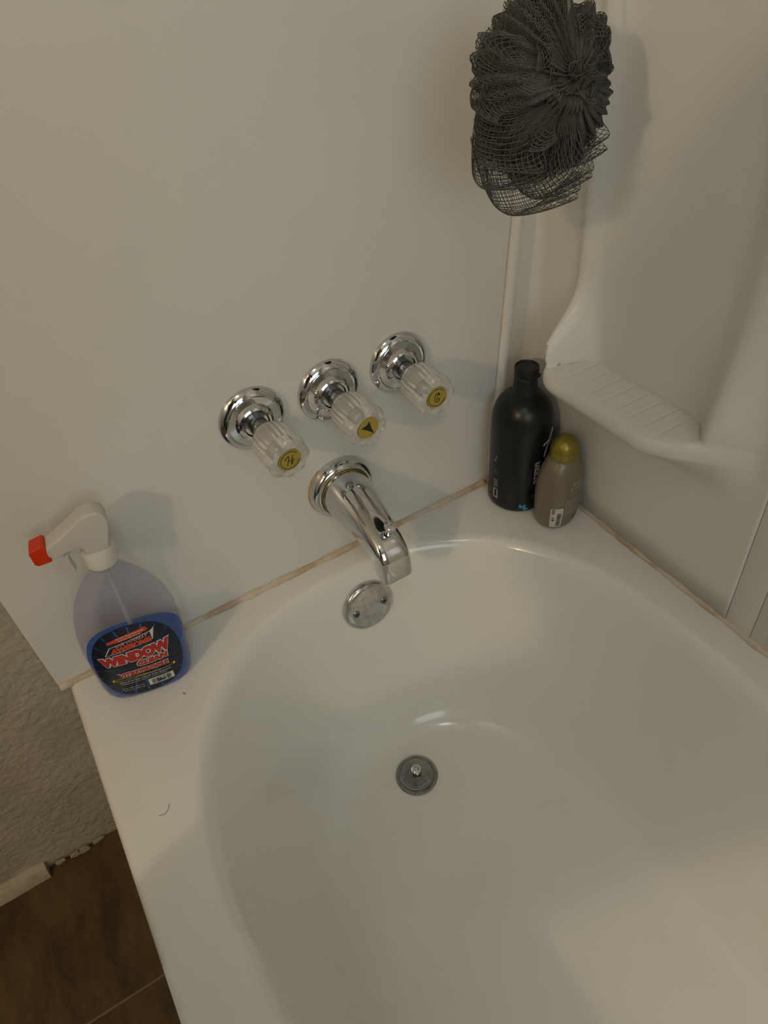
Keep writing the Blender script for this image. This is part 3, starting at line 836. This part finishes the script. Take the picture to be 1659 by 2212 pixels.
for (a, r0, L, wd) in [(100, 0.0025, 0.0075, 0.0022), (50, 0.003, 0.0085, 0.0022), (5, 0.003, 0.0085, 0.0020), (150, 0.002, 0.0, 0.0)]:
    if L == 0: continue
    ca, sa = cos(radians(a)), sin(radians(a)); n0 = len(V)
    pl = []
    for k in range(14):
        t = 2 * pi * k / 14
        u = r0 + L / 2 + cos(t) * L / 2; v = sin(t) * wd * (1 - 0.35 * cos(t))
        pl.append(cyl(radians(-121), 0.0095, RB + 0.0005)(u * ca - v * sa, u * sa + v * ca))
    V += [tuple(q) for q in pl]; F.append(tuple(range(n0, n0 + 14)))
mk('leaf_emblem', V, F, P_CYN, bk.children[0], False)
stroke_on_cyl([[(-0.5, 0.2), (-0.4, 0.5), (-0.2, 0.5), (-0.1, 0.2)], [(0.3, 0.0), (0.5, 0.3)]], -176, 0.092, 0.010, 0.0004, 'side_mark', P_GRY)
stroke_on_cyl([[(-0.5, 0.0), (0.1, 0.2), (0.5, -0.3)], [(-0.2, -0.4), (0.1, 0.3)]], -176, 0.070, 0.012, 0.0004, 'side_mark', mat('print_dim_green', (0.06, 0.12, 0.12), 0.4))
V = []; F = []
def patch(th0, th1, z0, z1):
    n = len(V)
    for z in (z0, z1):
        for t in (th0, (th0 + th1) / 2, th1):
            V.append((( RB + 0.0005) * cos(radians(t)), (RB + 0.0005) * sin(radians(t)), z))
    F.extend([(n, n + 1, n + 4, n + 3), (n + 1, n + 2, n + 5, n + 4)])
patch(-182, -170, 0.020, 0.0225); patch(-172.5, -170, 0.0225, 0.036); patch(-182, -179, 0.0225, 0.036); patch(-182, -170, 0.036, 0.0375)
for k in range(5): patch(-182, -171, 0.042 + 0.003 * k, 0.0432 + 0.003 * k)
mk('side_mark', V, F, P_GRY, bk.children[0], False)

# ------------------------------------------------------------------ conditioner bottle
cb = empty('conditioner_bottle', (-0.0505, -0.1280, H), (radians(0), radians(4.0), radians(10)))
tag(cb, 'short taupe conditioner bottle with gold dome cap beside the black bottle', 'bottle')
TAUPE = mat('pearly_taupe', (0.215, 0.178, 0.122), 0.34, 0.25, 0.5, noise=(25, (0.195, 0.160, 0.108), 0.4, 0.6))
GOLD = mat('gold_cap', (0.28, 0.215, 0.035), 0.33, 0.5, 0.5)
CF = [(0.0, 0.0270, 0.0205), (0.002, 0.0300, 0.0235), (0.007, 0.0328, 0.0260), (0.020, 0.0358, 0.0282), (0.040, 0.0380, 0.0295), (0.060, 0.0388, 0.0298), (0.078, 0.0378, 0.0285), (0.092, 0.0348, 0.0262), (0.104, 0.0300, 0.0232), (0.112, 0.0252, 0.0208), (0.1165, 0.0215, 0.0190)]
def cf(z):
    for k in range(len(CF) - 1):
        if CF[k][0] <= z <= CF[k + 1][0]:
            t = (z - CF[k][0]) / (CF[k + 1][0] - CF[k][0]); return lerp(CF[k][1], CF[k + 1][1], t), lerp(CF[k][2], CF[k + 1][2], t)
    return CF[-1][1], CF[-1][2]
rings = [[(*sup(2 * pi * k / 72, a, b, 2.15), z + 0.0005) for k in range(72)] for z, a, b in CF]
V, F = rings_mesh(rings, True, True, True)
cbo = mk('body', V, F, TAUPE, cb, True, 60)
CC = [(0.1135, 0.0208, 0.0190), (0.1165, 0.0218, 0.0200), (0.1275, 0.0212, 0.0192), (0.1279, 0.0205, 0.0186), (0.1286, 0.0211, 0.0191), (0.134, 0.0200, 0.0180), (0.1395, 0.0174, 0.0157), (0.1440, 0.0136, 0.0122), (0.1470, 0.0085, 0.0076), (0.1482, 0.0030, 0.0028)]
rings = [[(*sup(2 * pi * k / 56, a, b, 2.1), z) for k in range(56)] for z, a, b in CC]
V, F = rings_mesh(rings, True, True, True)
mk('gold_cap', V, F, GOLD, cb, True, 40)['label'] = 'dome shaped gold flip cap'
def cfront(x0, z0, off=0.0005, sign=-1):
    def fn(a, b):
        x = x0 + a; z = z0 + b
        A, B = cf(z)
        xx = max(-0.99 * A, min(0.99 * A, x))
        return Vector((xx, sign * (B * (1 - abs(xx / A) ** 2.15) ** (1 / 2.15) + off), z + 0.0005))
    return fn
def cprint(name, body, x, z, w, h, m, shear=0.0, bold=0.0):
    return put(name, map_mesh(text_mesh(body, 0.01, w, h, bold, shear), cfront(x, z)), m, cbo, False)
P_CRM = mat('print_cream', (0.42, 0.40, 0.34), 0.45)
cprint('title_lettering', 'Smoothing', 0.006, 0.0880, 0.017, 0.0030, P_CRM, 0.3)
cprint('title_lettering', 'coconut', 0.004, 0.0818, 0.025, 0.0050, P_CRM, 0.3, 0.0001)
cprint('title_lettering', '& caffeine', 0.004, 0.0745, 0.033, 0.0056, P_CRM, 0.3, 0.0001)
cprint('title_lettering', 'CONDITIONER', 0.003, 0.0665, 0.034, 0.0026, P_CRM)
random.seed(12)
for row in range(7):                                # lines of print too small to read
    zz = 0.055 - row * 0.0038
    V = []; F = []; x = -0.018 + random.uniform(0, 0.002); fn = cfront(0, 0)
    while x < 0.018:
        w = random.uniform(0.0015, 0.0050); n = len(V)
        for (px, pz) in ((x, zz), (x + w, zz), (x + w, zz + 0.0014), (x, zz + 0.0014)): V.append(tuple(fn(px, pz)))
        F.append((n, n + 1, n + 2, n + 3)); x += w + 0.0010
    mk('fine_print', V, F, P_CRM, cbo, False)
cprint('logo_lettering', 'OGX', 0.006, 0.0180, 0.013, 0.0060, BLACK, 0.0, 0.0002)
# price sticker on the narrow side
def cside(th, z0, off=0.0005):
    def fn(a, b):
        z = z0 + b; A, B = cf(z)
        x, y = sup(radians(th) + a / 0.028, A, B, 2.15)
        L = sqrt(x * x + y * y)
        return Vector((x * (1 + off / L), y * (1 + off / L), z + 0.0005))
    return fn
fn = cside(-142, 0.0255, 0.0005)
V = []; F = []
for j in range(9):
    for i in range(5): V.append(tuple(fn(lerp(-0.0072, 0.0072, i / 4), lerp(-0.019, 0.019, j / 8))))
for j in range(8):
    for i in range(4):
        a = j * 5 + i; F.append((a, a + 1, a + 6, a + 5))
stk = mk('price_sticker', V, F, mat('sticker_paper', (0.55, 0.52, 0.46), 0.6), cbo, True)
stk['label'] = 'white price sticker with barcode'
fn = cside(-142, 0.0255, 0.0008)
V = []; F = []; z = -0.016
random.seed(9)
while z < 0.010:
    w = random.choice([0.0004, 0.0007, 0.0010]); n = len(V)
    for (a, b) in ((0.0005, z), (0.0055, z), (0.0055, z + w), (0.0005, z + w)): V.append(tuple(fn(a, b)))
    F.append((n, n + 1, n + 2, n + 3)); z += w + random.choice([0.0005, 0.0008])
mk('barcode_bars', V, F, BLACK, cbo, False)
for (body, b0, w) in (('ROSS', 0.0135, 0.009), ('4.99', -0.001, 0.008)):
    me = text_mesh(body, 0.01, w, 0.0034, 0.0002)
    put('sticker_lettering', map_mesh(me, lambda a, b, b0=b0: fn(-0.0040 + b, b0 - a)), BLACK, cbo, False)

# ------------------------------------------------------------------ mesh bath pouf
random.seed(21)
pf = empty('bath_pouf', (-0.158, -0.170, 0.600 + H))
tag(pf, 'dark grey nylon mesh bath pouf hanging in the corner', 'bath pouf')
NET = mat('grey_nylon_net', (0.085, 0.082, 0.073), 0.6, 0, 0.3)
O = Vector((-0.004, -0.043, 0.016))                 # the tie, on the side turned to the viewer
AX = Vector((0.060, 0.055, 0.074))
VIEW = Vector((-0.47, -0.545, 0.18)).normalized()
def ell_r(d):
    # distance from O along d to the ellipsoid surface
    a = sum((d[i] / AX[i]) ** 2 for i in range(3)); b = 2 * sum(O[i] * d[i] / AX[i] ** 2 for i in range(3)); c = sum((O[i] / AX[i]) ** 2 for i in range(3)) - 1
    return (-b + sqrt(b * b - 4 * a * c)) / (2 * a)
def petal(d, R, width, spread, cell, ph, rip, V, F, srad=0.00036, waves=3.0, droop=0.0, wv=None, rnd_=0.30):
    d = d.normalized()
    w = d.cross(wv if wv else Vector((random.uniform(-1, 1), random.uniform(-1, 1), random.uniform(-1, 1)))).normalized()
    nrm = d.cross(w).normalized()
    L = 2.25 * R
    nu = max(8, int(L / cell)); nv = max(4, int(width / cell))
    grid = []
    for i in range(nu + 1):
        u = i / nu; s = sin(pi * u)
        r = R * (s ** 0.62)
        ph_ = (u - 0.5) * 2 * spread
        dd = d * cos(ph_) + nrm * sin(ph_)
        row = []
        wd = width * (0.10 + 0.90 * (s ** 0.8)) * ((1 - 0.55 * s ** 5) if wv else 1.0)
        for j in range(nv + 1):
            v = j / nv - 0.5
            q = O + dd * (r * (1 - rnd_ * abs(2 * v) ** 2.4 * s)) + w * (v * wd) + nrm * (rip * s * sin(waves * 2 * pi * v + ph) * cos(ph_)) + dd * (0.35 * rip * s * sin(waves * 1.7 * pi * v + ph * 2.0))
            q.z -= droop * s
            row.append(q)
        grid.append(row)
    def strand(a, b):
        t = b - a
        l = t.length
        if l < 1e-6: return
        t /= l
        u_ = t.cross(Vector((0.31, 0.52, 0.79)))
        if u_.length < 1e-3: u_ = t.cross(Vector((1, 0, 0)))
        u_.normalize(); v_ = t.cross(u_)
        n = len(V)
        for p in (a, b):
            for k in range(3):
                an = 2 * pi * k / 3
                V.append(p + (u_ * cos(an) + v_ * sin(an)) * srad)
        F.extend([(n, n + 1, n + 4, n + 3), (n + 1, n + 2, n + 5, n + 4), (n + 2, n, n + 3, n + 5)])
    for i in range(nu):
        for j in range(nv):
            if (i + j) % 2 == 0: strand(grid[i][j], grid[i + 1][j + 1])
            else: strand(grid[i][j + 1], grid[i + 1][j])
        strand(grid[i][0], grid[i + 1][0]); strand(grid[i][nv], grid[i + 1][nv])
def shell(scale, npl, depth, cell, srad, seed, V, F):
    """one gathered layer: pleats run out from the tie, round the pouf, to the far side"""
    rnd = random.Random(seed)
    ax = O.normalized()
    e1 = ax.cross(Vector((0, 0, 1))).normalized(); e2 = ax.cross(e1)
    ph = [rnd.uniform(0, 6.28) for _ in range(8)]
    nt_ = int(pi * 0.080 * scale / cell); nphi = int(2 * pi * 0.078 * scale * 1.15 / cell)
    nphi += nphi % 2
    grid = []
    for i in range(nt_ + 1):
        th = 0.05 + (pi - 0.07) * i / nt_
        row = []
        for j in range(nphi):
            p = 2 * pi * j / nphi
            p2 = p + 0.30 * sin(2 * th + ph[0]) * sin(p + ph[1]) + 0.12 * sin(3 * th + ph[2])
            d = ax * cos(th) + (e1 * cos(p2) + e2 * sin(p2)) * sin(th)
            r = ell_r(d) * scale
            pl = sin(npl * p + 2.9 * sin(2 * p + ph[3]) + 1.2 * sin(5 * p + ph[1]) + 0.9 * sin(3 * th + ph[4]))
            am = depth * (0.25 + 0.75 * sin(th) ** 0.7) * (0.40 + 0.75 * sin(2.5 * p + 1.2 * th + ph[5]) ** 2) * min(1.0, r / 0.04)
            r += am * (0.6 - 2 * abs(pl) ** 1.5) + 0.0022 * sin(37 * p + 5 * sin(2 * th + ph[6]) + ph[5]) * sin(th) + 0.003 * sin(5 * p + 4 * th + ph[6]) + 0.0035 * sin(11 * th + 3 * p + ph[7]) * sin(th)
            row.append(O + d * max(0.004, r))
        grid.append(row)
    ph2 = ph[2]
    def strand(a, b):
        t = b - a; l = t.length
        if l < 1e-6: return
        t /= l
        u_ = t.cross(Vector((0.31, 0.52, 0.79))).normalized(); v_ = t.cross(u_)
        n = len(V)
        for q in (a, b):
            for k in range(3):
                an = 2 * pi * k / 3
                V.append(q + (u_ * cos(an) + v_ * sin(an)) * srad)
        F.extend([(n, n + 1, n + 4, n + 3), (n + 1, n + 2, n + 5, n + 4), (n + 2, n, n + 3, n + 5)])
    for i in range(nt_):
        for j in range(nphi):
            j2 = (j + 1) % nphi
            if (i + j) % 2 == 0: strand(grid[i][j], grid[i + 1][j2])
            else: strand(grid[i][j2], grid[i + 1][j])
            if rnd.random() < 0.25: strand(grid[i][j], grid[i + 1][j])
for k, (sc_, npl, dp, cl_, sr_) in enumerate([(1.0, 13, 0.0068, 0.0026, 0.00032), (0.955, 13, 0.0068, 0.0026, 0.00034), (0.91, 13, 0.0068, 0.0026, 0.00038), (0.86, 13, 0.0065, 0.0026, 0.0005), (0.80, 13, 0.006, 0.0028, 0.0006)]):
    V = []; F = []
    shell(sc_, npl, dp, cl_, sr_, 40, V, F)
    mk('net_layer', V, F, NET, pf, False)
V = []; F = []
rings = []
for i in range(17):
    th = pi * (i + 0.02) / 16.04
    rings.append([tuple(Vector((AX.x * sin(th) * cos(2 * pi * j / 32), AX.y * sin(th) * sin(2 * pi * j / 32), AX.z * cos(th))) * (0.70 + 0.03 * sin(7 * 2 * pi * j / 32))) for j in range(32)])
V, F = rings_mesh(rings, True, True, True)
mk('packed_net_core', V, F, mat('packed_net', (0.030, 0.029, 0.026), 0.9, 0, 0.1), pf, True)
for k in range(16):                                 # single ruffles standing out of the gathers
    a = 2.399963 * k + 0.5; zf = -0.9 + 1.8 * k / 15; rr = sqrt(1 - zf * zf)
    d = Vector((rr * cos(a), rr * sin(a) , zf)); d.normalize()
    V = []; F = []
    petal(d, ell_r(d) * random.uniform(0.98, 1.07), random.uniform(0.03, 0.055), random.uniform(0.10, 0.22), 0.0032, random.uniform(0, 6), 0.003, V, F, 0.00038, 2.0)
    mk('net_ruffle', V, F, NET, pf, False)
# loose hanging loops at the lower edge and small loops on the side
for (tip, w, spd, rip) in [((-0.040, 0.0, -0.092), 0.150, 0.30, 0.003), ((-0.018, -0.010, -0.082), 0.130, 0.24, 0.004), ((0.020, 0.0, -0.066), 0.120, 0.28, 0.004), ((-0.066, 0.0, -0.040), 0.120, 0.28, 0.004), ((-0.060, 0.01, -0.065), 0.115, 0.25, 0.003),
                           ((-0.066, 0.0, 0.052), 0.030, 0.10, 0.002), ((0.064, 0.0, 0.022), 0.040, 0.25, 0.003), ((0.056, -0.01, -0.012), 0.030, 0.25, 0.003)]:
    V = []; F = []
    d = Vector(tip) - O
    petal(d, d.length, w, spd, 0.0042, 1.0, rip, V, F, 0.00034, 1.0, 0.0, VIEW, 0.34)
    mk('net_loop', V, F, NET, pf, False)
CORD = mat('grey_cord', (0.16, 0.155, 0.14), 0.7)
tube('cord_tie', [(O.x + 0.008 * cos(t), O.y + 0.003 * sin(t * 2), O.z + 0.008 * sin(t)) for t in [2 * pi * k / 20 for k in range(20)]], 0.0016, CORD, pf, 6, True)
tube('hanging_cord', [tuple(O), (0.0, -0.02, 0.10), (0.003, 0.0, 0.20), (0.005, 0.0, 0.405)], 0.0014, CORD, pf, 6)
# hook that carries the cord, above the picture
hk = empty('wall_hook', (-0.0045, -0.170, 1.003 + H))
tag(hk, 'chrome hook arm on the side wall above the bath pouf', 'hook')
pl_ = lathe('back_plate', [(0.0, 0), (0.02, 0), (0.02, 0.005), (0.0, 0.008)], CHROME, hk, 32, cap0=False, cap1=False); pl_.rotation_euler = (0, -pi / 2, 0)
tube('hook_arm', [(0, 0, 0), (-0.08, 0, 0), (-0.142, 0, -0.002), (-0.150, 0, 0.004), (-0.152, 0, 0.014)], 0.003, CHROME, hk)

# ------------------------------------------------------------------ stray hairs and specks
HAIR = mat('dark_hair', (0.03, 0.022, 0.015), 0.6)
def hair(pts, r, label):
    o = tube('stray_hair', [tuple(q) for q in [Vector(p) for p in pts]], r, HAIR, None, 5)
    tag(o, label, 'hair', 'stray hairs'); return o
hair([(-0.7105, -0.2395, H + 0.0004), (-0.7040, -0.2420, H + 0.0008), (-0.6990, -0.2385, H + 0.0008), (-0.6965, -0.2330, H + 0.0004)], 0.00022, 'single curved hair on the tub rim below the spray bottle')
hair([(-0.050, -0.170, SH_Z + H + 0.0003), (-0.055, -0.185, SH_Z + H + 0.0006), (-0.050, -0.200, SH_Z + H + 0.0008), (-0.040, -0.208, SH_Z + H + 0.0003)], 0.00022, 'thin dark hair lying on the moulded shelf')
hair([(-0.6335, -0.1010, H + 0.0004), (-0.6320, -0.1035, H + 0.0006), (-0.6315, -0.1050, H + 0.0004)], 0.0004, 'short dark speck on the rim right of the spray bottle')

# ------------------------------------------------------------------ the photographer, standing at the tub behind the view
def person():
    J = {  # joint: position, radius
        'pelvis': ((-1.00, -0.805, 0.90), 0.170), 'waist': ((-1.00, -0.81, 1.02), 0.165), 'chest': ((-0.99, -0.81, 1.20), 0.170), 'collar': ((-0.98, -0.80, 1.335), 0.105),
        'neck': ((-0.97, -0.79, 1.42), 0.055), 'jaw': ((-0.965, -0.755, 1.485), 0.068), 'skull': ((-0.965, -0.765, 1.565), 0.092), 'crown': ((-0.965, -0.775, 1.625), 0.062),
        'hipL': ((-1.10, -0.77, 0.86), 0.095), 'kneeL': ((-1.11, -0.52, 0.52), 0.070), 'ankL': ((-1.11, -0.78, 0.08), 0.042), 'toeL': ((-1.12, -0.63, 0.035), 0.032),
        'hipR': ((-0.91, -0.77, 0.86), 0.095), 'kneeR': ((-0.93, -0.46, 0.56), 0.074), 'ankR': ((-0.89, -0.72, 0.08), 0.042), 'toeR': ((-0.88, -0.57, 0.035), 0.032),
        'shL': ((-1.15, -0.80, 1.33), 0.062), 'elL': ((-1.14, -0.74, 1.09), 0.046), 'wrL': ((-0.91, -0.80, 1.06), 0.030), 'haL': ((-0.80, -0.82, 1.09), 0.032),
        'shR': ((-0.81, -0.83, 1.33), 0.062), 'elR': ((-0.72, -0.98, 1.12), 0.046), 'wrR': ((-0.62, -0.90, 1.10), 0.030), 'haR': ((-0.60, -0.82, 1.13), 0.032)}
    E_ = [('pelvis', 'waist'), ('waist', 'chest'), ('chest', 'collar'), ('collar', 'neck'), ('neck', 'jaw'), ('jaw', 'skull'), ('skull', 'crown'),
          ('pelvis', 'hipL'), ('hipL', 'kneeL'), ('kneeL', 'ankL'), ('ankL', 'toeL'), ('pelvis', 'hipR'), ('hipR', 'kneeR'), ('kneeR', 'ankR'), ('ankR', 'toeR'),
          ('collar', 'shL'), ('shL', 'elL'), ('elL', 'wrL'), ('wrL', 'haL'), ('collar', 'shR'), ('shR', 'elR'), ('elR', 'wrR'), ('wrR', 'haR')]
    pts = dict(J)
    for sd_, tx in (('L', 1), ('R', -1)):           # five fingers for each hand
        hb = Vector(J['ha' + sd_][0]); wr_ = Vector(J['wr' + sd_][0]); fd = (hb - wr_).normalized()
        sidev = Vector((0, 0, 1)); sidev = (sidev - fd * sidev.dot(fd)).normalized(); curl = fd.cross(sidev) * (-tx)
        for f in range(4):
            off = sidev * (0.030 - 0.020 * f); ln = (0.070, 0.078, 0.072, 0.058)[f]
            a = hb + off + fd * 0.012; b = a + fd * ln * 0.5; c = b + (fd * 0.4 + curl * 0.6).normalized() * ln * 0.5
            for q, nm in ((a, 'a'), (b, 'b'), (c, 'c')): pts['f%s%d%s' % (sd_, f, nm)] = (tuple(q), 0.0095)
            E_.extend([('ha' + sd_, 'f%s%da' % (sd_, f)), ('f%s%da' % (sd_, f), 'f%s%db' % (sd_, f)), ('f%s%db' % (sd_, f), 'f%s%dc' % (sd_, f))])
        a = hb + sidev * 0.035 - fd * 0.02; b = a + (sidev * 0.6 + fd * 0.6) * 0.045
        pts['t%sa' % sd_] = (tuple(a), 0.011); pts['t%sb' % sd_] = (tuple(b), 0.010)
        E_.extend([('ha' + sd_, 't%sa' % sd_), ('t%sa' % sd_, 't%sb' % sd_)])
    names = list(pts)
    me = bpy.data.meshes.new('body')
    me.from_pydata([pts[n][0] for n in names], [(names.index(a), names.index(b)) for a, b in E_], [])
    o = bpy.data.objects.new('body_tmp', me); COL.objects.link(o)
    sk = o.modifiers.new('skin', 'SKIN'); sk.use_smooth_shade = True; sk.branch_smoothing = 0.6
    for i, n in enumerate(names):
        sv = me.skin_vertices[0].data[i]; sv.radius = (pts[n][1], pts[n][1]); sv.use_root = (n == 'pelvis')
        if n in ('pelvis', 'waist', 'chest'): sv.radius = (pts[n][1] * 1.15, pts[n][1] * 0.9)
    ss = o.modifiers.new('sub', 'SUBSURF'); ss.levels = 2; ss.render_levels = 2
    dg = bpy.context.evaluated_depsgraph_get()
    m2 = bpy.data.meshes.new_from_object(o.evaluated_get(dg))
    bpy.data.objects.remove(o, do_unlink=True)
    root = empty('person', (-1.0, -0.75, 0.0))
    tag(root, 'person in dark T-shirt and jeans standing behind the camera', 'person')
    for m_ in (mat('dark_tshirt', (0.05, 0.055, 0.07), 0.85), mat('jeans', (0.06, 0.08, 0.13), 0.85), mat('skin', (0.42, 0.27, 0.19), 0.55), mat('shoes', (0.05, 0.045, 0.04), 0.7)):
        m2.materials.append(m_)
    for v in m2.vertices: v.co = v.co - Vector((-1.0, -0.75, 0.0))
    for p_ in m2.polygons:
        c = p_.center
        arm = (abs(c.x - 0.0) > 0.20 or c.y < -0.17) and 0.95 < c.z < 1.22
        p_.material_index = 3 if c.z < 0.10 else 1 if c.z < 0.95 else 2 if (c.z > 1.40 or (arm and c.z < 1.20)) else 0
        p_.use_smooth = True
    b_ = bpy.data.objects.new('body', m2); COL.objects.link(b_); b_.parent = root
    # hair cap, eyes, nose, mouth, ears
    hc = Vector((-0.965, -0.765, 1.565)) - Vector((-1.0, -0.75, 0.0))
    rg = []
    for i in range(10):
        th = pi * 0.56 * i / 9 + 0.02
        rg.append([(hc.x + 0.099 * sin(th) * cos(2 * pi * j / 28), hc.y - 0.012 + 0.104 * sin(th) * sin(2 * pi * j / 28), hc.z + 0.004 + 0.098 * cos(th) - (0.03 if sin(2 * pi * j / 28) < -0.2 and i > 7 else 0)) for j in range(28)])
    Vh, Fh = rings_mesh(rg, True, True, False)
    mk('hair', Vh, Fh, mat('brown_hair', (0.05, 0.03, 0.02), 0.7), root, True)
    return root
person()
ph = empty('phone', (-0.6272, -0.7151, 0.7735 + H))
tag(ph, 'dark phone held by the person behind the view', 'phone')
ph.rotation_euler = M.to_euler()
box('phone_body', (-0.055, 0.022, -0.135, 0.022, 0.004, 0.012), BLACK, ph, 0.002)
